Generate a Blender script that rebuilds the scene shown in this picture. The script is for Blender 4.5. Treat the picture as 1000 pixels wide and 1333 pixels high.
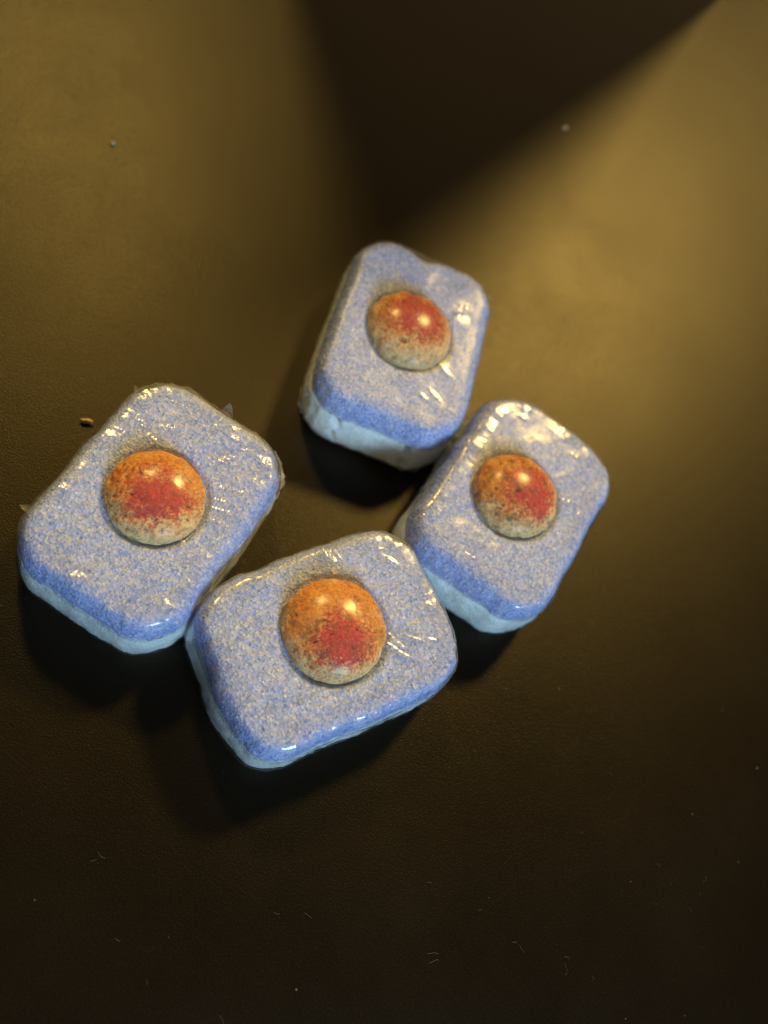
import bpy, math
import numpy as np
from mathutils import Matrix, Vector

sc = bpy.context.scene
for o in list(bpy.data.objects):
    bpy.data.objects.remove(o, do_unlink=True)
C = sc.collection
MM = 0.001
R = math.radians

# ------------------------------------------------------------------ camera
PITCH, ROLL, CAM_H = R(62.03), R(39.22), 132.63 * MM
cam_d = bpy.data.cameras.new('camera')
cam = bpy.data.objects.new('camera', cam_d)
C.objects.link(cam)
fw = Vector((0, math.cos(PITCH), -math.sin(PITCH)))
rt = Vector((1, 0, 0))
up = rt.cross(fw)
r2 = rt * math.cos(ROLL) + up * math.sin(ROLL)
u2 = up * math.cos(ROLL) - rt * math.sin(ROLL)
m = Matrix((r2, u2, -fw)).transposed().to_4x4()
m.translation = (0, 0, CAM_H)
cam.matrix_world = m
cam_d.sensor_fit = 'HORIZONTAL'
cam_d.sensor_width = 36.0
cam_d.lens = 1156.23 / 1000 * 36
cam_d.clip_start = 0.005
cam_d.clip_end = 20
cam_d.dof.use_dof = True
cam_d.dof.focus_distance = 0.126
cam_d.dof.aperture_fstop = 16
sc.camera = cam

# ------------------------------------------------------------------ light
w = bpy.data.worlds.new('World')
sc.world = w
w.use_nodes = True
w.node_tree.nodes['Background'].inputs['Color'].default_value = (1.0, 0.90, 0.82, 1)
w.node_tree.nodes['Background'].inputs['Strength'].default_value = 0.07


def aim(az, el, dist, target=(-0.01, 0.07, 0.0)):
    d = Vector((math.cos(R(az)) * math.cos(R(el)), math.sin(R(az)) * math.cos(R(el)), math.sin(R(el))))
    mt = d.to_track_quat('Z', 'Y').to_matrix().to_4x4()
    mt.translation = Vector(target) + d * dist
    return mt


def area(name, az, el, dist, power, col, size, size_y=None):
    l = bpy.data.lights.new(name, 'AREA')
    l.energy = power
    l.color = col
    l.shape = 'DISK' if size_y is None else 'RECTANGLE'
    l.size = size
    if size_y:
        l.size_y = size_y
    o = bpy.data.objects.new(name, l)
    C.objects.link(o)
    o.matrix_world = aim(az, el, dist)
    return o


area('warm_lamp', 89.5, 45.5, 1.2, 12.3, (1.0, 0.67, 0.19), 0.15)
area('warm_lamp', 138, 46, 1.2, 6.6, (1.0, 0.67, 0.18), 0.12)
area('window_light', -34, 26, 1.3, 15.5, (0.50, 0.78, 1.0), 0.36, 0.30)

sc.view_settings.view_transform = 'Standard'
sc.view_settings.look = 'None'
sc.view_settings.exposure = 0
sc.view_settings.gamma = 1
sc.view_settings.use_curve_mapping = False
sc.cycles.transparent_max_bounces = 16
sc.cycles.max_bounces = 6
sc.cycles.use_denoising = True
sc.cycles.sample_clamp_indirect = 4.0

# ------------------------------------------------------------------ numpy noise
_rs = np.random.RandomState(7)
_PERM = _rs.rand(64, 64, 64)


def vnoise(x, y, z, seed=0):
    x = np.asarray(x, float) + 17.3 * seed
    y = np.asarray(y, float) + 9.1 * seed
    z = np.asarray(z, float) + 5.7 * seed
    xi, yi, zi = np.floor(x).astype(int), np.floor(y).astype(int), np.floor(z).astype(int)
    fx, fy, fz = x - xi, y - yi, z - zi
    fx, fy, fz = [f * f * (3 - 2 * f) for f in (fx, fy, fz)]
    r = 0
    for a in (0, 1):
        for b in (0, 1):
            for c in (0, 1):
                wgt = (fx if a else 1 - fx) * (fy if b else 1 - fy) * (fz if c else 1 - fz)
                r = r + wgt * _PERM[(xi + a) % 64, (yi + b) % 64, (zi + c) % 64]
    return r * 2 - 1


def fbm(x, y, z, seed=0, oct=3):
    s, a = 0, 1.0
    for k in range(oct):
        s = s + a * vnoise(x * 2 ** k, y * 2 ** k, z * 2 ** k, seed + 3 * k)
        a *= 0.5
    return s


# ------------------------------------------------------------------ material helpers
class NT:
    def __init__(self, name):
        self.m = bpy.data.materials.new(name)
        self.m.use_nodes = True
        self.t = self.m.node_tree
        self.t.nodes.clear()
        self.out = self.n('ShaderNodeOutputMaterial')

    def n(self, typ, **kw):
        nd = self.t.nodes.new(typ)
        for k, v in kw.items():
            if k.startswith('i_'):
                nd.inputs[k[2:].replace('_', ' ')].default_value = v
            else:
                setattr(nd, k, v)
        return nd

    def l(self, a, b):
        self.t.links.new(a, b)

    def coords(self, scale=(1000, 1000, 1000), off=(0, 0, 0)):
        tc = self.n('ShaderNodeTexCoord')
        mp = self.n('ShaderNodeMapping')
        mp.inputs['Scale'].default_value = scale
        mp.inputs['Location'].default_value = off
        self.l(tc.outputs['Object'], mp.inputs['Vector'])
        return mp.outputs['Vector']

    def noise(self, vec, scale, detail=2, rough=0.5):
        nd = self.n('ShaderNodeTexNoise')
        nd.inputs['Scale'].default_value = scale
        nd.inputs['Detail'].default_value = detail
        nd.inputs['Roughness'].default_value = rough
        self.l(vec, nd.inputs['Vector'])
        return nd.outputs['Fac']

    def voro(self, vec, scale, feature='F1'):
        nd = self.n('ShaderNodeTexVoronoi')
        nd.feature = feature
        nd.inputs['Scale'].default_value = scale
        self.l(vec, nd.inputs['Vector'])
        return nd

    def ramp(self, fac, stops, interp='LINEAR'):
        nd = self.n('ShaderNodeValToRGB')
        cr = nd.color_ramp
        cr.interpolation = interp
        while len(cr.elements) < len(stops):
            cr.elements.new(0.5)
        for e, (p, c) in zip(cr.elements, stops):
            e.position = p
            e.color = (c, c, c, 1) if not hasattr(c, '__len__') else (*c, 1)
        self.l(fac, nd.inputs['Fac'])
        return nd.outputs['Color']

    def mix(self, fac, a, b, mode='MIX'):
        nd = self.n('ShaderNodeMix', data_type='RGBA', blend_type=mode)
        for idx, v in ((0, fac), (6, a), (7, b)):
            if hasattr(v, 'is_linked') or hasattr(v, 'links'):
                self.l(v, nd.inputs[idx])
            else:
                nd.inputs[idx].default_value = v if not hasattr(v, '__len__') else (*v, 1)
        return nd.outputs[2]

    def math(self, op, a, b=None, clamp=False):
        nd = self.n('ShaderNodeMath', operation=op)
        nd.use_clamp = clamp
        for i, v in enumerate((a, b)):
            if v is None:
                continue
            if hasattr(v, 'links'):
                self.l(v, nd.inputs[i])
            else:
                nd.inputs[i].default_value = v
        return nd.outputs[0]

    def bump(self, h, strength, dist, prev=None):
        nd = self.n('ShaderNodeBump')
        nd.inputs['Strength'].default_value = strength
        nd.inputs['Distance'].default_value = dist
        self.l(h, nd.inputs['Height'])
        if prev is not None:
            self.l(prev, nd.inputs['Normal'])
        return nd.outputs['Normal']


def sss(p, wgt, scale):
    p.inputs['Subsurface Weight'].default_value = wgt
    p.inputs['Subsurface Radius'].default_value = (1.0, 0.8, 0.7)
    p.inputs['Subsurface Scale'].default_value = scale


def mat_table():
    t = NT('dark_satin_laminate')
    v = t.coords()
    p = t.n('ShaderNodeBsdfPrincipled')
    fine = t.noise(v, 3.6, 2, 0.6)
    mid = t.noise(v, 0.9, 2, 0.5)
    big = t.noise(v, 0.03, 4, 0.65)
    grain = t.ramp(fine, [(0.25, (0.0022, 0.0012, 0.0007)), (0.75, (0.0042, 0.0024, 0.0014))])
    t.l(grain, p.inputs['Base Color'])
    rr_ = t.ramp(big, [(0.3, 0.335), (0.7, 0.405)])
    t.l(t.math('ADD', rr_, t.math('MULTIPLY', t.math('SUBTRACT', fine, 0.5), 0.16)), p.inputs['Roughness'])
    p.inputs['IOR'].default_value = 1.45
    p.inputs['Specular IOR Level'].default_value = 0.37
    p.inputs['Specular Tint'].default_value = (1.0, 0.87, 0.58, 1)
    n1 = t.bump(fine, 0.42, 0.00012)
    n2 = t.bump(mid, 0.10, 0.00012, n1)
    t.l(n2, p.inputs['Normal'])
    t.l(p.outputs[0], t.out.inputs[0])
    return t.m


def mat_blue(seed):
    t = NT('blue_pressed_powder')
    v = t.coords(off=(seed * 31.0, seed * 17.0, 0))
    vg = t.voro(v, 2.8)
    grain = t.n('ShaderNodeSeparateColor')
    t.l(vg.outputs['Color'], grain.inputs[0])
    g = grain.outputs[0]
    fine = t.noise(v, 3.8, 3, 0.65)
    patch = t.noise(v, 0.28, 3, 0.6)
    k = t.math('ADD', t.math('MULTIPLY', g, 0.34), t.math('MULTIPLY', fine, 0.62))
    k = t.math('ADD', k, t.math('MULTIPLY', t.math('SUBTRACT', patch, 0.5), 0.16))
    vs = t.voro(v, 1.35)
    sg = t.n('ShaderNodeSeparateColor')
    t.l(vs.outputs['Color'], sg.inputs[0])
    spk = t.math('MULTIPLY', t.ramp(vs.outputs['Distance'], [(0.22, 1.0), (0.40, 0.0)]), t.ramp(sg.outputs[1], [(0.62, 0.0), (0.70, 1.0)]))
    dpk = t.math('MULTIPLY', t.ramp(vs.outputs['Distance'], [(0.22, 1.0), (0.40, 0.0)]), t.ramp(sg.outputs[1], [(0.12, 1.0), (0.20, 0.0)]))
    k = t.math('ADD', k, t.math('MULTIPLY', spk, 0.20))
    k = t.math('SUBTRACT', k, t.math('MULTIPLY', dpk, 0.16))
    # paler towards the top face than on the flanks, ramped by height
    sx = t.n('ShaderNodeSeparateXYZ')
    t.l(v, sx.inputs[0])
    zz = t.math('ADD', sx.outputs[2], t.math('MULTIPLY', t.math('SUBTRACT', patch, 0.5), 3.5))
    fr = t.ramp(t.math('DIVIDE', zz, 20.0), [(0.52, 0.0), (0.675, 1.0)])
    k = t.math('ADD', k, t.math('MULTIPLY', t.math('SUBTRACT', fr, 0.80), 0.11))
    k = t.math('ADD', k, t.math('MULTIPLY', t.ramp(t.math('DIVIDE', zz, 20.0), [(0.40, 1.0), (0.51, 0.0)]), 0.34))
    col = t.ramp(k, [(0.22, (0.15, 0.23, 0.60)), (0.40, (0.28, 0.36, 0.71)), (0.58, (0.42, 0.47, 0.73)), (0.82, (0.71, 0.71, 0.82))])
    p = t.n('ShaderNodeBsdfPrincipled')
    t.l(col, p.inputs['Base Color'])
    p.inputs['Roughness'].default_value = 0.55
    p.inputs['IOR'].default_value = 1.4
    sss(p, 0.2, 0.0008)
    b = t.bump(vg.outputs['Distance'], 0.5, 0.0003)
    b = t.bump(fine, 0.55, 0.0003, b)
    b = t.bump(t.math('SUBTRACT', spk, dpk), 0.5, 0.00022, b)
    t.l(b, p.inputs['Normal'])
    t.l(p.outputs[0], t.out.inputs[0])
    return t.m


def mat_white(seed):
    t = NT('white_pressed_powder')
    v = t.coords(off=(seed * 13.0, seed * 7.0, 0))
    fine = t.noise(v, 2.4, 3, 0.65)
    patch = t.noise(v, 0.3, 2, 0.5)
    col = t.ramp(t.math('ADD', t.math('MULTIPLY', fine, 0.6), t.math('MULTIPLY', patch, 0.4)),
                 [(0.3, (0.62, 0.71, 0.74)), (0.6, (0.82, 0.88, 0.90))])
    p = t.n('ShaderNodeBsdfPrincipled')
    t.l(col, p.inputs['Base Color'])
    p.inputs['Roughness'].default_value = 0.5
    sss(p, 0.3, 0.0012)
    t.l(t.bump(fine, 0.9, 0.0005), p.inputs['Normal'])
    t.l(p.outputs[0], t.out.inputs[0])
    return t.m


def mat_dome(seed, cx, cy, pr, ox, oy, orad, st):
    t = NT('red_and_cream_powder_ball')
    v = t.coords()
    vo = t.coords(off=(seed * 23.0, seed * 11.0, seed))
    # distance from the middle of the red patch, broken up by noise
    sub = t.n('ShaderNodeVectorMath', operation='SUBTRACT')
    t.l(v, sub.inputs[0])
    sub.inputs[1].default_value = (cx, cy, 3.0)
    mul = t.n('ShaderNodeVectorMath', operation='MULTIPLY')
    t.l(sub.outputs[0], mul.inputs[0])
    mul.inputs[1].default_value = (1, 1, 0.0)
    ln = t.n('ShaderNodeVectorMath', operation='LENGTH')
    t.l(mul.outputs[0], ln.inputs[0])
    n_lo = t.noise(vo, 0.35, 3, 0.6)
    n_hi = t.noise(vo, 2.0, 4, 0.75)
    d = t.math('ADD', ln.outputs['Value'], t.math('MULTIPLY', t.math('SUBTRACT', n_lo, 0.5), 5.0))
    d = t.math('ADD', d, t.math('MULTIPLY', t.math('SUBTRACT', n_hi, 0.5), 7.0))
    fac = t.math('DIVIDE', d, 8.0)
    a = pr / 8.0
    red = t.ramp(n_hi, [(0.25, (0.34, 0.025, 0.02)), (0.5, (0.56, 0.05, 0.035)), (0.72, (0.62, 0.16, 0.07))])
    cream = t.ramp(n_hi, [(0.3, (0.66, 0.37, 0.13)), (0.7, (0.94, 0.67, 0.34))])
    omx = t.math('ADD', t.math('MULTIPLY', n_hi, 0.6), t.math('MULTIPLY', n_lo, 0.4))
    orange = t.ramp(omx, [(0.30, (0.38, 0.10, 0.02)), (0.50, (0.70, 0.28, 0.05)), (0.70, (0.86, 0.56, 0.18))])
    sel = t.ramp(fac, [(max(a - 0.20, 0.0), 0.0), (a + 0.10, 1.0)])
    sb = t.n('ShaderNodeVectorMath', operation='SUBTRACT')
    t.l(v, sb.inputs[0])
    sb.inputs[1].default_value = (ox, oy, 3.0)
    mb = t.n('ShaderNodeVectorMath', operation='MULTIPLY')
    t.l(sb.outputs[0], mb.inputs[0])
    mb.inputs[1].default_value = (1, 1, 0.0)
    lb = t.n('ShaderNodeVectorMath', operation='LENGTH')
    t.l(mb.outputs[0], lb.inputs[0])
    d2 = t.math('ADD', lb.outputs['Value'], t.math('MULTIPLY', t.math('SUBTRACT', n_lo, 0.5), 5.0))
    d2 = t.math('ADD', d2, t.math('MULTIPLY', t.math('SUBTRACT', n_hi, 0.5), 7.0))
    sel2 = t.ramp(t.math('DIVIDE', d2, 10.0), [(orad / 10 - 0.12, 0.0), (orad / 10 + 0.10, 1.0)])
    col = t.mix(sel2, t.mix(sel, red, orange), cream)
    # dark brown specks
    sp = t.voro(vo, 1.3)
    spn = t.noise(vo, 0.8, 1, 0.5)
    s1 = t.ramp(sp.outputs['Distance'], [(0.10, 1.0), (0.26, 0.0)])
    s2 = t.ramp(spn, [(0.42, 0.0), (0.55, 1.0)])
    col = t.mix(t.math('MULTIPLY', t.math('MULTIPLY', s1, s2), 0.75), col, (0.10, 0.05, 0.015))
    # brown blotches and hairline cracks
    bl = t.noise(vo, 0.55, 4, 0.7)
    col = t.mix(t.math('MULTIPLY', t.ramp(bl, [(0.52, 0.0), (0.675, 1.0)]), st), col, (0.13, 0.07, 0.02))
    dv = t.n('ShaderNodeVectorMath', operation='ADD')
    nz = t.n('ShaderNodeTexNoise')
    nz.inputs['Scale'].default_value = 0.9
    t.l(vo, nz.inputs['Vector'])
    t.l(vo, dv.inputs[0])
    t.l(nz.outputs['Color'], dv.inputs[1])
    ck = t.voro(dv.outputs[0], 0.42, 'DISTANCE_TO_EDGE')
    ckm = t.math('MULTIPLY', t.ramp(ck.outputs['Distance'], [(0.012, 1.0), (0.05, 0.0)]), t.ramp(n_lo, [(0.50, 0.0), (0.60, 0.40)]))
    col = t.mix(ckm, col, (0.16, 0.05, 0.02))
    # pale crumbs
    wp = t.voro(vo, 2.1)
    w1 = t.ramp(wp.outputs['Distance'], [(0.08, 1.0), (0.20, 0.0)])
    w2 = t.ramp(n_lo, [(0.5, 0.0), (0.65, 0.7)])
    col = t.mix(t.math('MULTIPLY', w1, w2), col, (0.86, 0.72, 0.55))
    p = t.n('ShaderNodeBsdfPrincipled')
    t.l(col, p.inputs['Base Color'])
    p.inputs['Roughness'].default_value = 0.6
    p.inputs['Specular IOR Level'].default_value = 0.25
    sss(p, 0.6, 0.0016)
    b = t.bump(n_hi, 0.9, 0.0005)
    b = t.bump(sp.outputs['Distance'], 0.2, 0.0005, b)
    b = t.bump(t.math('SUBTRACT', 1.0, ckm), 0.5, 0.0003, b)
    t.l(b, p.inputs['Normal'])
    t.l(p.outputs[0], t.out.inputs[0])
    return t.m


def mat_film(name, haze):
    t = NT(name)
    v = t.coords()
    n1 = t.noise(v, 1.5, 2, 0.6)
    n2 = t.noise(v, 0.35, 2, 0.5)
    at = t.n('ShaderNodeAttribute', attribute_name='loose')
    loose = at.outputs['Fac']
    ac0 = t.n('ShaderNodeAttribute', attribute_name='crinkle')
    b = t.bump(t.math('MULTIPLY', t.math('SUBTRACT', n1, 0.5), ac0.outputs['Fac']), 0.16, 0.00025)
    b = t.bump(n2, 0.03, 0.0006, b)
    # crumpled facets where the film is not stuck down
    wv = t.n('ShaderNodeVectorMath', operation='MULTIPLY_ADD')
    nzc = t.n('ShaderNodeTexNoise')
    nzc.inputs['Scale'].default_value = 0.5
    t.l(v, nzc.inputs['Vector'])
    t.l(nzc.outputs['Color'], wv.inputs[0])
    wv.inputs[1].default_value = (1.6, 1.6, 1.6)
    t.l(v, wv.inputs[2])
    st_ = t.n('ShaderNodeVectorMath', operation='MULTIPLY')
    t.l(wv.outputs[0], st_.inputs[0])
    st_.inputs[1].default_value = (1.0, 0.36, 0.5)
    fc = t.voro(st_.outputs[0], 0.55)
    ac = t.n('ShaderNodeAttribute', attribute_name='crinkle')
    b = t.bump(t.math('MULTIPLY', fc.outputs['Distance'], ac.outputs['Fac']), 1.0, 0.00034, b)
    tr = t.n('ShaderNodeBsdfTransparent')
    gl = t.n('ShaderNodeBsdfGlossy')
    t.l(t.ramp(loose, [(0.0, 0.32), (0.6, 0.19)]), gl.inputs['Roughness'])
    t.l(b, gl.inputs['Normal'])
    # Schlick reflectance, the same from both sides: a thin film bends nothing
    geo = t.n('ShaderNodeNewGeometry')
    dt = t.n('ShaderNodeVectorMath', operation='DOT_PRODUCT')
    t.l(geo.outputs['Incoming'], dt.inputs[0])
    t.l(b, dt.inputs[1])
    cs = t.math('ABSOLUTE', dt.outputs['Value'])
    sch = t.math('ADD', 0.05, t.math('MULTIPLY', 0.95, t.math('POWER', t.math('SUBTRACT', 1.0, cs, True), 5.0)), True)
    df = t.n('ShaderNodeBsdfTranslucent')
    df.inputs['Color'].default_value = (0.8, 0.82, 0.84, 1)
    d2 = t.n('ShaderNodeBsdfDiffuse')
    d2.inputs['Color'].default_value = (0.8, 0.82, 0.84, 1)
    md = t.n('ShaderNodeMixShader')
    md.inputs[0].default_value = 0.5
    t.l(df.outputs[0], md.inputs[1])
    t.l(d2.outputs[0], md.inputs[2])
    m1 = t.n('ShaderNodeMixShader')
    m1.inputs[0].default_value = haze
    t.l(tr.outputs[0], m1.inputs[1])
    t.l(md.outputs[0], m1.inputs[2])
    m2 = t.n('ShaderNodeMixShader')
    t.l(t.math('MULTIPLY', sch, t.math('ADD', 0.30, t.math('MULTIPLY', loose, 1.2))), m2.inputs[0])
    t.l(m1.outputs[0], m2.inputs[1])
    t.l(gl.outputs[0], m2.inputs[2])
    t.l(m2.outputs[0], t.out.inputs[0])
    return t.m


def mat_plain(name, col, rough=0.7, nscale=1.5, var=0.25):
    t = NT(name)
    v = t.coords()
    n = t.noise(v, nscale, 3, 0.6)
    c = t.ramp(n, [(0.3, tuple(x * (1 - var) for x in col)), (0.7, tuple(min(1, x * (1 + var)) for x in col))])
    p = t.n('ShaderNodeBsdfPrincipled')
    t.l(c, p.inputs['Base Color'])
    p.inputs['Roughness'].default_value = rough
    t.l(t.bump(n, 0.3, 0.0002), p.inputs['Normal'])
    t.l(p.outputs[0], t.out.inputs[0])
    return t.m


# ------------------------------------------------------------------ mesh helpers (all lengths in mm)
def mesh_obj(name, verts, faces, mat, parent=None, smooth=True):
    me = bpy.data.meshes.new(name)
    me.from_pydata((np.asarray(verts, float) * MM).tolist(), [], faces)
    me.validate()
    me.update()
    if smooth:
        me.polygons.foreach_set('use_smooth', np.ones(len(me.polygons), bool))
    me.materials.append(mat)
    o = bpy.data.objects.new(name, me)
    C.objects.link(o)
    o.parent = parent
    return o


def ring_faces(nr, n, close_first=False, close_last=True, tip=None):
    f = []
    for k in range(nr - 1):
        a, b = k * n, (k + 1) * n
        for j in range(n):
            j2 = (j + 1) % n
            f.append((a + j, a + j2, b + j2, b + j))
    if close_first:
        f.append(tuple(range(n - 1, -1, -1)))
    if tip is not None:
        a = (nr - 1) * n
        for j in range(n):
            f.append((a + j, a + (j + 1) % n, tip))
    return f


TL, TW, TR, TH = 36.0, 26.48, 7.35, 13.24
NSEG = 420


def outline(n):
    """points and outward normals of the rounded rectangle, equal arc length"""
    lx, ly = TL / 2 - TR, TW / 2 - TR
    segs = []
    q = math.pi / 2 * TR
    per = 4 * lx + 4 * ly + 4 * q
    P, N = [], []
    for k in range(n):
        s = per * k / n
        # start at the middle of +x side, go counter-clockwise
        parts = [('l', ly, (TL / 2, 0), (0, 1), (1, 0)), ('a', q, (lx, ly), 0), ('l', 2 * lx, (lx, TW / 2), (-1, 0), (0, 1)),
                 ('a', q, (-lx, ly), 1), ('l', 2 * ly, (-TL / 2, ly), (0, -1), (-1, 0)), ('a', q, (-lx, -ly), 2),
                 ('l', 2 * lx, (-lx, -TW / 2), (1, 0), (0, -1)), ('a', q, (lx, -ly), 3), ('l', ly, (TL / 2, -ly), (0, 1), (1, 0))]
        for pt in parts:
            if s <= pt[1] + 1e-9:
                break
            s -= pt[1]
        if pt[0] == 'l':
            P.append((pt[2][0] + pt[3][0] * s, pt[2][1] + pt[3][1] * s))
            N.append(pt[4])
        else:
            a = s / TR + pt[3] * math.pi / 2
            P.append((pt[2][0] + TR * math.cos(a), pt[2][1] + TR * math.sin(a)))
            N.append((math.cos(a), math.sin(a)))
    return np.array(P), np.array(N)


OP, ON = outline(NSEG)
ARC = np.arange(NSEG) / NSEG * (4 * (TL / 2 - TR) + 4 * (TW / 2 - TR) + 2 * math.pi * TR)
BEV_IN, BEV_Z0 = 4.0, 9.2


def side_noise(seed):
    return 0.40 * fbm(OP[:, 0] * 0.16, OP[:, 1] * 0.16, 0 * ARC, seed, 3)


def loop(off, z):
    p = OP + ON * (off if np.ndim(off) else np.full(NSEG, off))[:, None]
    return np.c_[p, z if np.ndim(z) else np.full(NSEG, z)]


def bevel_profile(n):
    out = []
    for a in np.linspace(0, math.pi / 2, n):
        e = 0.85
        out.append((-BEV_IN * (1 - math.cos(a) ** e), BEV_Z0 + (TH - 0.1 - BEV_Z0) * math.sin(a) ** e))
    return out


def top_z(x, y, seed, amp=0.14):
    z = TH - 0.1 + 0.12 * (1 - (x / 18) ** 2 - (y / 13) ** 2)
    z = z + amp * fbm(x * 0.2, y * 0.2, 0 * x, seed + 5, 3)
    return z


def dome_z(x, y, T):
    """height of the ball above its own centre plane (mm), negative outside"""
    dr, dh = T['dr'], T['dh']
    rr = np.hypot(x - T['dx'], y - T['dy']) / dr
    return TH - 0.35 + (dh + 0.35) * np.sqrt(np.clip(1 - np.clip(rr, 0, 1) ** 2.0, 0, 1)), rr


def crease_field(x, y, creases, bead=0.0):
    h = 0 * x
    for pl, wd, ht in creases:
        for (ax, ay), (bx, by) in zip(pl[:-1], pl[1:]):
            dx, dy = bx - ax, by - ay
            L2 = dx * dx + dy * dy + 1e-9
            t = ((x - ax) * dx + (y - ay) * dy) / L2
            tc = np.clip(t, 0, 1)
            # wavy centre line
            L = math.sqrt(L2)
            nx, ny = -dy / L, dx / L
            wob = 0.07 * np.sin(tc * L * 1.4 + ax)
            d = np.hypot(x - ax - tc * dx - nx * wob, y - ay - tc * dy - ny * wob)
            h = np.maximum(h, ht * np.exp(-(d / wd) ** 2) * (0.35 + 0.65 * np.sin(np.clip(t, 0, 1) * math.pi)) * (1 - bead * (0.5 + 0.5 * np.sin(tc * L * 6.6 + 3 * ax))))
    return h


def make_tablet(T):
    seed = T['seed']
    root = bpy.data.objects.new('dishwasher_tablet', None)
    root.empty_display_size = 0.01
    C.objects.link(root)
    root.location = (T['x'] * MM, T['y'] * MM, 0)
    root.rotation_euler = (0, 0, R(T['rot']))
    root['label'] = T['label']
    root['category'] = 'tablet'
    root['group'] = 'dishwasher tablets on the dark table'
    sn = side_noise(seed)
    # ---- white layer
    prof = [(-0.9, 0.05), (-0.35, 0.22), (0.0, 0.7), (0.25, 1.8), (0.33, 3.2), (0.36, 4.6), (0.31, 5.8), (0.24, 6.8), (0.15, 7.5), (-0.15, 7.9), (-0.6, 8.05)]
    prof2 = []
    for a, b in zip(prof[:-1], prof[1:]):
        for k in range(3):
            f = k / 3
            prof2.append((a[0] + (b[0] - a[0]) * f, a[1] + (b[1] - a[1]) * f))
    prof2.append(prof[-1])
    V = []
    for off, z in prof2:
        g = 0.15 * fbm(OP[:, 0] * 0.8, OP[:, 1] * 0.8, 0 * ARC + z * 0.8, seed + 1, 3)
        o = off + sn + g + T.get('woff', 0)
        for cx, cy, wdt, dep, z0 in T.get('cracks', []):
            jj = np.hypot(OP[:, 0] - cx - 0.5 * math.sin(z * 1.3 + cx), OP[:, 1] - cy - 0.5 * math.cos(z * 1.7))
            o = o - dep * np.exp(-(jj / wdt) ** 2) * (1 if z > z0 else 0.2)
        V.append(loop(o, z + 0.06 * g))
    nr = len(V)
    V = np.concatenate(V)
    # closed with plain lids
    F = ring_faces(nr, NSEG, close_first=True)
    F.append(tuple(range((nr - 1) * NSEG, nr * NSEG)))
    mesh_obj('white_layer', V, F, mat_white(seed), root)
    # ---- blue layer
    V = []
    low = [(-0.75, 8.08), (-0.25, 8.12), (-0.06, 8.35), (0.0, 8.65), (0.0, 9.0)]
    bl = low + bevel_profile(16)
    edge = 0.22 * fbm(ARC * 0.5, 0 * ARC, 0 * ARC, seed + 2, 3)
    for k, (off, z) in enumerate(bl):
        g = 0.16 * fbm(OP[:, 0] * 0.9, OP[:, 1] * 0.9, 0 * ARC + z * 0.9, seed + 3, 3)
        fade = max(0, 1 - (z - 8.1) / 1.2)
        o = off + sn * (0.9 if k < 12 else 0.6) + g
        for cx, cy, rad, dep in T.get('chips', []):
            o = o - dep * np.exp(-((OP[:, 0] - cx) ** 2 + (OP[:, 1] - cy) ** 2) / rad ** 2) * (1 if z > 10 else 0.3)
        zz = z + edge * fade * 0.4 + 0
        L = loop(o, zz)
        if z > 11.5:
            f = min(1, (z - 11.5) / (TH - 0.1 - 11.5))
            L[:, 2] = L[:, 2] * (1 - f) + f * top_z(L[:, 0], L[:, 1], seed)
        V.append(L)
    inner = V[-1]
    cen = np.array([T['dx'], T['dy']])
    ss = np.concatenate([np.linspace(1, 0.35, 44)[1:], np.linspace(0.35, 0.03, 10)[1:]])
    for s in ss:
        xy = cen + (inner[:, :2] - cen) * s
        z = top_z(xy[:, 0], xy[:, 1], seed)
        z = z + 0.09 * fbm(xy[:, 0] * 1.1, xy[:, 1] * 1.1, 0 * z, seed + 4, 3)
        rd = np.hypot(xy[:, 0] - T['dx'], xy[:, 1] - T['dy'])
        z = z - 0.85 / (1 + np.exp((rd - T['dr'] - 0.55) / 0.16))
        V.append(np.c_[xy, z])
    nr = len(V)
    V = np.concatenate(V + [np.array([[*cen, TH - 1.0]])])
    F = ring_faces(nr, NSEG, close_first=True, tip=nr * NSEG)
    mesh_obj('blue_layer', V, F, mat_blue(seed), root)
    # ---- ball
    n = 160
    th = np.arange(n) / n * 2 * math.pi
    V = []
    angs = np.concatenate([[-0.22, -0.1], np.linspace(0, math.pi / 2 - 0.02, 46)])
    for a in angs:
        rad = T['dr'] * math.cos(a)
        x, y = rad * np.cos(th), rad * np.sin(th)
        z = (T['dh'] + 0.35) * math.sin(a)
        g = fbm(x * 0.7, y * 0.7, 0 * x + z * 0.7, seed + 8, 4) * 0.17
        pit = np.clip(fbm(x * 1.3, y * 1.3, 0 * x + z, seed + 9, 2) - 0.50, 0, 1) * -0.7
        f = 1 + (g + pit) / T['dr']
        V.append(np.c_[x * f, y * f, np.full(n, z) + (g + pit)])
    nr = len(V)
    V = np.concatenate(V + [np.array([[0, 0, T['dh'] + 0.35]])])
    F = ring_faces(nr, n, close_first=True, tip=nr * n)
    ball = mesh_obj('powder_ball', V, F, mat_dome(seed, *T['patch']), root)
    ball.location = (T['dx'] * MM, T['dy'] * MM, (TH - 0.35) * MM)
    # ---- film
    V, LO, BL, PT = [], [], [], []
    fprof = [(-0.6, 0.02), (0.05, 0.3), (0.40, 1.2), (0.57, 2.4), (0.64, 3.8), (0.64, 5.2), (0.56, 6.4), (0.44, 7.4), (0.30, 8.2), (0.22, 8.8)] + [(o + 0.22, z + 0.1) for o, z in bevel_profile(18)]
    pr2 = []
    for a, b in zip(fprof[:-1], fprof[1:]):
        for k in range(2):
            pr2.append((a[0] + (b[0] - a[0]) * k / 2, a[1] + (b[1] - a[1]) * k / 2))
    pr2.append(fprof[-1])
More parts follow.
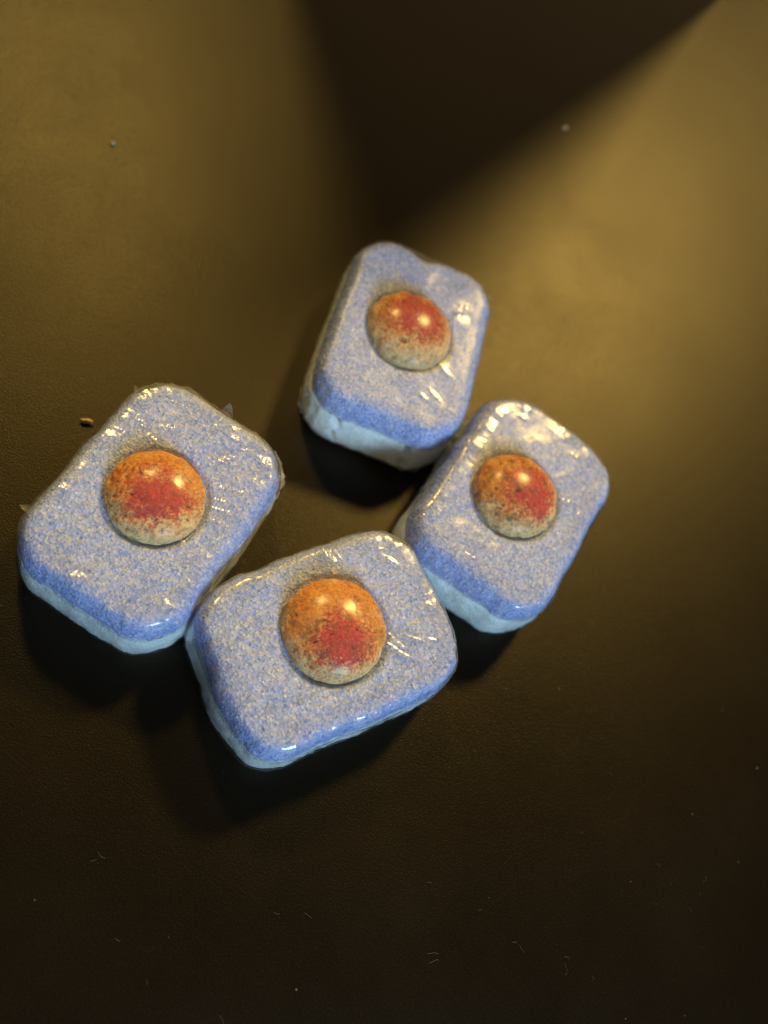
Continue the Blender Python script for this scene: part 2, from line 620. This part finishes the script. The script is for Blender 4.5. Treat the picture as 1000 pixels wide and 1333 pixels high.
    for off, z in pr2:
        # pleats that run up and down the side
        wr = 0.08 * fbm(ARC * 0.55, 0 * ARC + z * 0.10, 0 * ARC, seed + 12, 3) + 0.04 * fbm(ARC * 1.7, 0 * ARC + z * 0.5, 0 * ARC, seed + 13, 2)
        LO.append(np.clip(0.75 + 0.6 * fbm(ARC * 0.25, 0 * ARC + z * 0.2, 0 * ARC, seed + 30, 2), 0.1, 1) * T.get('side_loose', 1.0))
        wr = np.maximum(wr, -0.1) * (1 if z > 0.5 else 0.2) * T.get('pleat', 1.0)
        o = off + sn * 0.85 + wr + 0.05 + T.get('woff', 0) * max(0, min(1, (8 - z) / 2))
        L = loop(o, z)
        if z > 11.5:
            f = min(1, (z - 11.5) / (TH - 11.5))
            L[:, 2] = L[:, 2] * (1 - f) + f * (top_z(L[:, 0], L[:, 1], seed, 0.09) + 0.22) + 0.1 * crease_field(L[:, 0], L[:, 1], T['creases'])
        V.append(L)
    inner = V[-1]
    ss = np.concatenate([np.linspace(1, 0.25, 96)[1:], np.linspace(0.25, 0.02, 20)[1:]])
    for s in ss:
        xy = cen + (inner[:, :2] - cen) * s
        x, y = xy[:, 0], xy[:, 1]
        zt = top_z(x, y, seed, 0.09) + 0.22
        zd, rr = dome_z(x, y, {**T, 'dr': T['dr'] + 0.15, 'dh': T['dh'] + 0.15})
        zd = np.where(rr < 1, zd, -5)
        k = 1.1
        hmx = np.maximum(zt, zd)
        hmn = np.minimum(zt, zd)
        z = hmx + np.log1p(np.exp(-(hmx - hmn) / k)) * k * 0.55
        wr = 0.014 * fbm(x * 0.45, y * 0.45, 0 * x, seed + 15, 3) * np.clip((rr - 0.9) / 0.3, 0.12, 1)
        # fine radial gathers round the ball
        ang = np.arctan2(y - T['dy'], x - T['dx'])
        gat = 0.03 * vnoise(3 * np.cos(ang) * 3, 3 * np.sin(ang) * 3, rr * 0.8, seed + 18) * np.exp(-((rr - 1.25) / 0.25) ** 2)
        near = crease_field(x, y, [(pl, 1.0, 1.0) for pl, _, _ in T['creases']])
        patchy = np.clip(-0.05 + 1.5 * fbm(x * 0.14, y * 0.17, 0 * x, seed + 31, 2), 0, 1) * np.clip((rr - 1.1) / 0.3, 0, 1) * T.get('loose', 0.5)
        onball = np.clip((1.04 - rr) / 0.05, 0, 1)
        lo = np.clip(np.maximum(np.maximum(near * 1.3, patchy), onball * 0.36 * np.clip((0.80 - rr) / 0.2, 0, 1)), 0, 1)
        LO.append(lo)
        PT.append(np.maximum(patchy, 0.5 * onball))
        BL.append(onball > 0.3)
        rip = T['rip'] * vnoise(x * 1.1, y * 1.1, 0 * x, seed + 33) * patchy * (1 - onball)
        z = z + wr + gat + rip + crease_field(x, y, T['creases'], T['bead'])
        V.append(np.c_[xy, z])
    nr = len(V)
    V = np.concatenate(V + [np.array([[*cen, TH + T['dh'] + 0.2]])])
    F = ring_faces(nr, NSEG, tip=nr * NSEG)
    film = mesh_obj('clear_film', V, F, FILM, root)
    BALL = np.zeros(nr * NSEG + 1, bool)
    BALL[-1 - len(BL) * NSEG:-1] = np.concatenate(BL)
    BALL[-1] = True
    LO = np.concatenate(LO + [np.array([0.5])])
    CRK = LO.copy()
    CRK[-1 - len(PT) * NSEG:-1] = np.concatenate(PT)
    CRK = np.clip((CRK - 0.2) * 1.4, 0, 1) * T['crinkle']
    CRK[:len(pr2) * NSEG] *= np.repeat(np.clip((np.array([q[1] for q in pr2]) - 10.5) / 2.0, 0.04, 1), NSEG)
    CRK[BALL] *= 0.5
    ak = film.data.attributes.new('crinkle', 'FLOAT', 'POINT')
    ak.data.foreach_set('value', CRK.astype(np.float32))
    at = film.data.attributes.new('loose', 'FLOAT', 'POINT')
    at.data.foreach_set('value', LO.astype(np.float32))
    # ---- welded seam of the film: narrow ruffled frill
    for (z0, wmax, sd, i0, i1) in T['seams']:
        idx = [i % NSEG for i in range(int(i0 * NSEG), int(i1 * NSEG) + 1)]
        ar = np.array([ARC[i] for i in idx])
        n = len(idx)
        wv = np.clip(0.45 + 0.75 * fbm(ar * 0.9, 0 * ar, 0 * ar, seed + sd, 4), 0.08, 1.5) * wmax
        taper = np.clip(np.minimum(np.arange(n), np.arange(n)[::-1]) / 14, 0, 1)
        wv = wv * taper
        zz = z0 + 0.35 * fbm(ar * 0.12, 0 * ar, 0 * ar, seed + sd + 1, 2)
        ruf = 0.25 * fbm(ar * 1.1, 0 * ar, 0 * ar, seed + sd + 2, 2)
        Vv = []
        for f in (0.0, 0.4, 1.0):
            o = 0.30 + sn[idx] * 0.85 + wv * f
            p = OP[idx] + ON[idx] * o[:, None]
            Vv.append(np.c_[p, zz + ruf * f * wv])
        Vv = np.concatenate(Vv)
        Ff = [(k * n + j, k * n + j + 1, (k + 1) * n + j + 1, (k + 1) * n + j) for k in range(2) for j in range(n - 1)]
        mesh_obj('film_seam', Vv, Ff, SEAM, film)
    # ---- loose torn tips of film
    for (bx, by, bz, ox, oy, oz, wdt) in T['flaps']:
        d = np.array([ox, oy, oz], float)
        side = np.cross(d, [0, 0, 1.0])
        side /= np.linalg.norm(side) + 1e-9
        nrm = np.cross(side, d)
        nrm /= np.linalg.norm(nrm) + 1e-9
        Vv, Ff = [], []
        rows, cols = 7, 5
        rs = np.random.RandomState(int(abs(bx * 13 + by * 7)) + seed)
        for r_ in range(rows):
            f = r_ / (rows - 1)
            for c_ in range(cols):
                u = (c_ / (cols - 1) - 0.5)
                ww = wdt * (1 - f) ** 0.8 + 0.06
                pt = np.array([bx, by, bz]) + d * (f - 0.25) + side * (u * ww + 0.12 * wdt * math.sin(f * 3)) + nrm * (0.25 * wdt * (abs(u) * 2 - 0.5) * (1 - f) + 0.1 * rs.randn() * wdt * 0.5)
                Vv.append(pt)
        for r_ in range(rows - 1):
            for c_ in range(cols - 1):
                a = r_ * cols + c_
                Ff.append((a, a + 1, a + cols + 1, a + cols))
        mesh_obj('film_tip', Vv, Ff, SEAM, film)
    return root


# ------------------------------------------------------------------ the table top
def structure_table():
    n = 40
    s = 900.0
    V = [(-s, -s + 300, 0), (s, -s + 300, 0), (s, s + 300, 0), (-s, s + 300, 0),
         (-s, -s + 300, -25), (s, -s + 300, -25), (s, s + 300, -25), (-s, s + 300, -25)]
    F = [(0, 1, 2, 3), (7, 6, 5, 4), (0, 4, 5, 1), (1, 5, 6, 2), (2, 6, 7, 3), (3, 7, 4, 0)]
    o = mesh_obj('table_top', V, F, mat_table(), None, smooth=False)
    o['kind'] = 'structure'
    o['label'] = 'dark brown satin table top with fine grain'
    return o


structure_table()
FILM = mat_film('clear_wrap_film', 0.06)
SEAM = mat_film('clear_wrap_seam', 0.27)


def cr(lines, wd=0.32, ht=0.22):
    return [(l, 1.1 * wd * (0.8 + 0.4 * ((i * 37) % 10) / 10), 0.40 * ht * (0.7 + 0.6 * ((i * 53) % 10) / 10)) for i, l in enumerate(lines)]


TABLETS = [
    dict(bead=0.35, crinkle=0.25, rip=0.012, loose=0.35, side_loose=0.12, seed=1, x=-15.573, y=93.229, rot=110.95, dx=0.15, dy=0.3, dr=7.25, dh=3.5, patch=(1.2, -0.1, 4.9, 1.9, 0.3, 6.5, 0.35),
         label='tablet farthest back, with cracks in the side of its thick white layer',
         cracks=[(-17.6, 6.3, 0.45, 2.6, 3.0), (-17.4, -6.4, 0.5, 2.6, 1.5)], chips=[(18, 1.5, 2.0, 1.0), (-16, -10.5, 1.6, 0.5), (10, -13, 1.2, 0.4)],
         seams=[(1.2, 0.5, 40, 0.30, 0.72), (10.0, 0.35, 41, 0.86, 1.1)],
         flaps=[(-18.0, -6.9, 1.0, -0.9, -0.6, -0.5, 1.6), (15.3, -12.0, 11.2, 0.5, -0.7, 0.4, 0.9)],
         creases=cr([[(-8.3, 12.3), (-6.2, 11.3), (-5.9, 8.9)], [(-5.9, 8.9), (-6.5, 7.2), (-6.0, 5.3)], [(-10.9, -3.8), (-11.7, -6.0)], [(-9.3, -5.4), (-10.9, -7.8)], [(-4.3, -6.2), (-5.5, -8.6)], [(9.0, -6.5), (9.3, -8.5)], [(7.0, -6.5), (7.0, -8.6)], [(9.9, 11.5), (12.1, 10.2)], [(-10.0, 10.8), (-8.1, 8.7)], [(5.6, 11.9), (2.1, 11.1)]], 0.36, 0.12)),
    dict(bead=0.6, crinkle=0.9, rip=0.04, loose=0.9, seed=2, x=-26.16, y=42.266, rot=96.10, dx=0.0, dy=0.15, dr=7.0, dh=3.5, patch=(-0.9, -0.4, 4.4, 1.7, 1.1, 7.4, 0.35),
         label='tablet at the left edge, film puckered beside its ball, torn film tip behind',
         chips=[(14, 12, 1.5, 0.6), (15.5, -11, 1.2, 0.4)],
         seams=[(10.3, 0.6, 50, 0.80, 1.13), (5.0, 0.5, 51, 0.55, 0.82)],
         flaps=[(17.9, 0.3, 10.8, 2.2, 0.2, 2.0, 3.2), (-10.8, 13.2, 9.8, -0.2, 1.7, 1.0, 1.9), (15.6, -12.0, 8.5, 1.0, -0.8, 0.1, 1.2), (13.0, 12.6, 11.2, 0.6, 0.9, 0.4, 1.0), (17.0, -7.5, 10.8, 0.9, -0.4, 0.5, 1.0)],
         creases=cr([[(12.0, 11.4), (13.6, 8.0), (15.0, 3.6)], [(9.4, 10.5), (7.0, 6.8), (6.8, 3.9)], [(9.4, 5.8), (10.6, 3.8)], [(13.0, 1.3), (14.5, -0.9)], [(14.6, -1.5), (14.9, -3.5)], [(8.8, -3.3), (12.0, -5.2)], [(13.2, -5.3), (14.5, -6.9)], [(6.0, -5.9), (7.1, -7.6)], [(7.2, -7.9), (7.8, -10.2)], [(3.0, -6.2), (4.0, -9.9)], [(1.4, -7.1), (2.1, -10.9)], [(4.4, -6.3), (5.0, -8.6)], [(-5.9, -7.9), (-6.7, -10.8)], [(-3.5, -6.3), (-3.8, -7.4)], [(-0.7, 11.6), (-4.4, 9.8)]], 0.34, 0.40)),
    dict(chips=[(16, 10, 1.4, 0.5), (-8, -13, 1.0, 0.35), (-17.5, 6, 1.3, 0.4)], bead=0.2, crinkle=0.7, rip=0.03, loose=0.6, seed=3, x=5.618, y=43.376, rot=62.05, dx=0.1, dy=0.6, dr=7.55, dh=3.7, patch=(-0.8, -2.4, 4.3, 0.8, 1.6, 8.0, 0.55),
         label='tablet nearest the viewer, long side along its bright rim, ball orange above and pink below',
         seams=[(7.6, 0.30, 60, 0.60, 0.86)],
         flaps=[(-7.0, -12.9, 2.6, -0.1, -1.0, 0.2, 0.9), (15.8, -11.4, 4.5, 0.8, -0.9, 0.0, 1.4), (14.0, -12.6, 4.5, 0.3, -0.9, 0.0, 1.2), (-17.3, -7.3, 3.4, -0.7, -0.4, 0.2, 1.1)],
         creases=cr([[(-6.0, 8.8), (-3.5, 8.3)], [(11.5, 8.3), (13.3, 5.7)], [(5.4, -3.0), (9.4, -8.4)], [(7.0, -2.8), (8.7, -6.2)], [(8.7, -3.4), (13.1, -7.6)], [(12.0, -5.7), (13.9, -7.0)], [(-13.7, 9.5), (-12.7, 8.7)], [(5.7, 6.6), (7.8, 6.8)]], 0.30, 0.26)),
    dict(chips=[(17, -8, 1.3, 0.5), (5, 13, 1.5, 0.35), (-12, -12.5, 1.2, 0.5)], bead=0.45, crinkle=0.4, rip=0.022, loose=0.7, seed=4, x=15.604, y=81.478, rot=93.62, dx=-0.45, dy=0.95, dr=7.2, dh=3.5, patch=(0.3, -1.3, 4.6, 1.5, 1.3, 7.4, 0.85),
         label='tablet at the right, its ball stained dark brown on the left half',
         seams=[(4.0, 0.45, 70, 0.52, 0.80)],
         flaps=[(-10.4, -13.5, 5.5, -0.4, -1.0, 0.1, 1.0)],
         creases=cr([[(6.2, 10.5), (1.7, 10.4)], [(-7.1, 10.5), (-3.0, 10.1)], [(12.8, -3.2), (13.2, -6.4)], [(4.1, -5.6), (4.7, -8.3)], [(14.0, -0.5), (15.1, -2.5)], [(-14.7, 10.0), (-14.4, 9.0)], [(12.7, 7.8), (13.0, 6.0)], [(8.0, -7.6), (8.6, -9.7)], [(-9.2, 10.9), (-7.6, 10.9)]], 0.38, 0.16)),
]
for T in TABLETS:
    make_tablet(T)


# ------------------------------------------------------------------ crumbs and dust
def crumb_mesh(size, seed, n=10, squash=0.6):
    V, F = [], []
    for i in range(n // 2 + 1):
        a = math.pi * i / (n // 2)
        for j in range(n):
            b = 2 * math.pi * j / n
            d = np.array([math.sin(a) * math.cos(b), math.sin(a) * math.sin(b), math.cos(a)])
            k = 1 + 0.45 * float(fbm(d[0] * 1.6, d[1] * 1.6, d[2] * 1.6, seed, 3))
            V.append(d * np.array(size) * k)
    for i in range(n // 2):
        for j in range(n):
            F.append((i * n + j, (i + 1) * n + j, (i + 1) * n + (j + 1) % n, i * n + (j + 1) % n))
    V = np.array(V)
    V[:, 2] -= V[:, 2].min()
    return V, F


CRUMB = mat_plain('cream_powder_crumb', (0.52, 0.38, 0.22), 0.85, 2.0)
for (x, y, size, rot, seed, label) in [
        (-45.4, 49.1, (0.95, 0.45, 0.45), 36, 21, 'largest cream crumb on the table beside the left tablet'),
        (-80.3, 93.7, (0.42, 0.38, 0.35), 10, 22, 'tiny pale crumb alone on the table at the upper left'),
        (-23.0, 174.9, (0.8, 0.5, 0.25), 70, 23, 'tiny blurred pale crumb in the dark shadow at the top')]:
    V, F = crumb_mesh(size, seed)
    o = mesh_obj('crumb', V, F, CRUMB, None)
    o.location = (x * MM, y * MM, 0)
    o.rotation_euler = (0, 0, R(rot))
    o['label'] = label
    o['category'] = 'crumb'
    o['group'] = 'crumbs on the table'

# lint and specks: nobody could count them
rs = np.random.RandomState(5)
V, F = [], []


def add_fibre(x, y, length, ang, wid=0.022, curl=0.8):
    n = 6
    b = len(V)
    px, py, a = x, y, ang
    for k in range(n):
        sx, sy = -math.sin(a) * wid, math.cos(a) * wid
        z = 0.05 + 0.12 * math.sin(math.pi * k / (n - 1))
        V.extend([(px + sx, py + sy, z), (px - sx, py - sy, z), (px, py, z + wid * 1.5)])
        px += math.cos(a) * length / n
        py += math.sin(a) * length / n
        a += curl * rs.randn() * 0.5
    for k in range(n - 1):
        q = b + 3 * k
        F.extend([(q, q + 3, q + 5, q + 2), (q + 2, q + 5, q + 4, q + 1), (q + 1, q + 4, q + 3, q)])


def add_speck(x, y, s):
    vv, ff = crumb_mesh((s, s * rs.uniform(0.6, 1.2), s * 0.6), int(rs.randint(1000)), n=6)
    b = len(V)
    V.extend([tuple(p + np.array([x, y, 0])) for p in vv])
    F.extend([tuple(i + b for i in f) for f in ff])


for (x, y) in [(7.9, -3.2), (-0.5, 2.4), (0.4, 3.2), (23.1, 11.2), (26.5, 13.6), (45.9, 20.6), (46.4, 20.0), (54.6, 28.4), (55.6, 28.8), (62.5, 31.7), (63.1, 31.0), (77.3, 55.1), (24.9, -2.6)]:
    add_fibre(x, y, rs.uniform(0.8, 2.2), rs.uniform(0, 6.3))
for (x, y) in [(-3.3, -5.7), (70.9, 63.0), (81.4, 61.6), (33.6, 59.3), (41.1, 65.4), (77.9, 77.7), (31.5, 5.5), (67.9, 82.3)]:
    add_speck(x, y, rs.uniform(0.12, 0.2))
for k in range(170):
    x, y = rs.uniform(-95, 110), rs.uniform(-15, 150)
    if rs.rand() < 0.3:
        add_fibre(x, y, rs.uniform(0.3, 1.1), rs.uniform(0, 6.3), 0.02)
    else:
        add_speck(x, y, rs.uniform(0.04, 0.09))
d = mesh_obj('dust', V, F, mat_plain('grey_lint', (0.11, 0.10, 0.09), 0.8), None)
d['kind'] = 'stuff'
d['label'] = 'fine pale dust and lint scattered over the dark table'
d['category'] = 'dust'

# ------------------------------------------------------------------ added unseen box beyond the frame, placed to cast the dark wedge
def shadow_box():
    root = bpy.data.objects.new('shadow_box', None)
    C.objects.link(root)
    A, B = np.array([-122.0, 186.0]), np.array([-17.0, 257.0])
    dv = B - A
    W_ = float(np.linalg.norm(dv))
    root.location = (A[0] * MM, A[1] * MM, 0)
    root.rotation_euler = (0, 0, math.atan2(dv[1], dv[0]))
    root['label'] = 'added plain brown box beyond the top edge, unseen, casting the dark wedge'
    root['category'] = 'shadow_box'
    D_, H_ = 60.0, 182.0
    brown = mat_plain('shadow_box_brown', (0.95, 0.34, 0.09), 0.75, 0.4)  # strong orange-brown, set to warm the box's reflection in the wedge

    def bx(name, x0, x1, y0, y1, z0, z1):
        V = [(x0, y0, z0), (x1, y0, z0), (x1, y1, z0), (x0, y1, z0), (x0, y0, z1), (x1, y0, z1), (x1, y1, z1), (x0, y1, z1)]
        F = [(3, 2, 1, 0), (4, 5, 6, 7), (0, 1, 5, 4), (1, 2, 6, 5), (2, 3, 7, 6), (3, 0, 4, 7)]
        o = mesh_obj(name, V, F, brown, root, smooth=False)
        bv = o.modifiers.new('b', 'BEVEL')
        bv.width = 0.0006
        bv.segments = 2
    bx('body', 0, W_, 0, D_, 0.05, H_)
    bx('shadow_box_flap', 0.8, W_ - 0.8, 0.8, D_ / 2 - 0.4, H_ + 0.02, H_ + 0.7)
    bx('shadow_box_flap', 0.8, W_ - 0.8, D_ / 2 + 0.4, D_ - 0.8, H_ + 0.02, H_ + 0.7)


shadow_box()
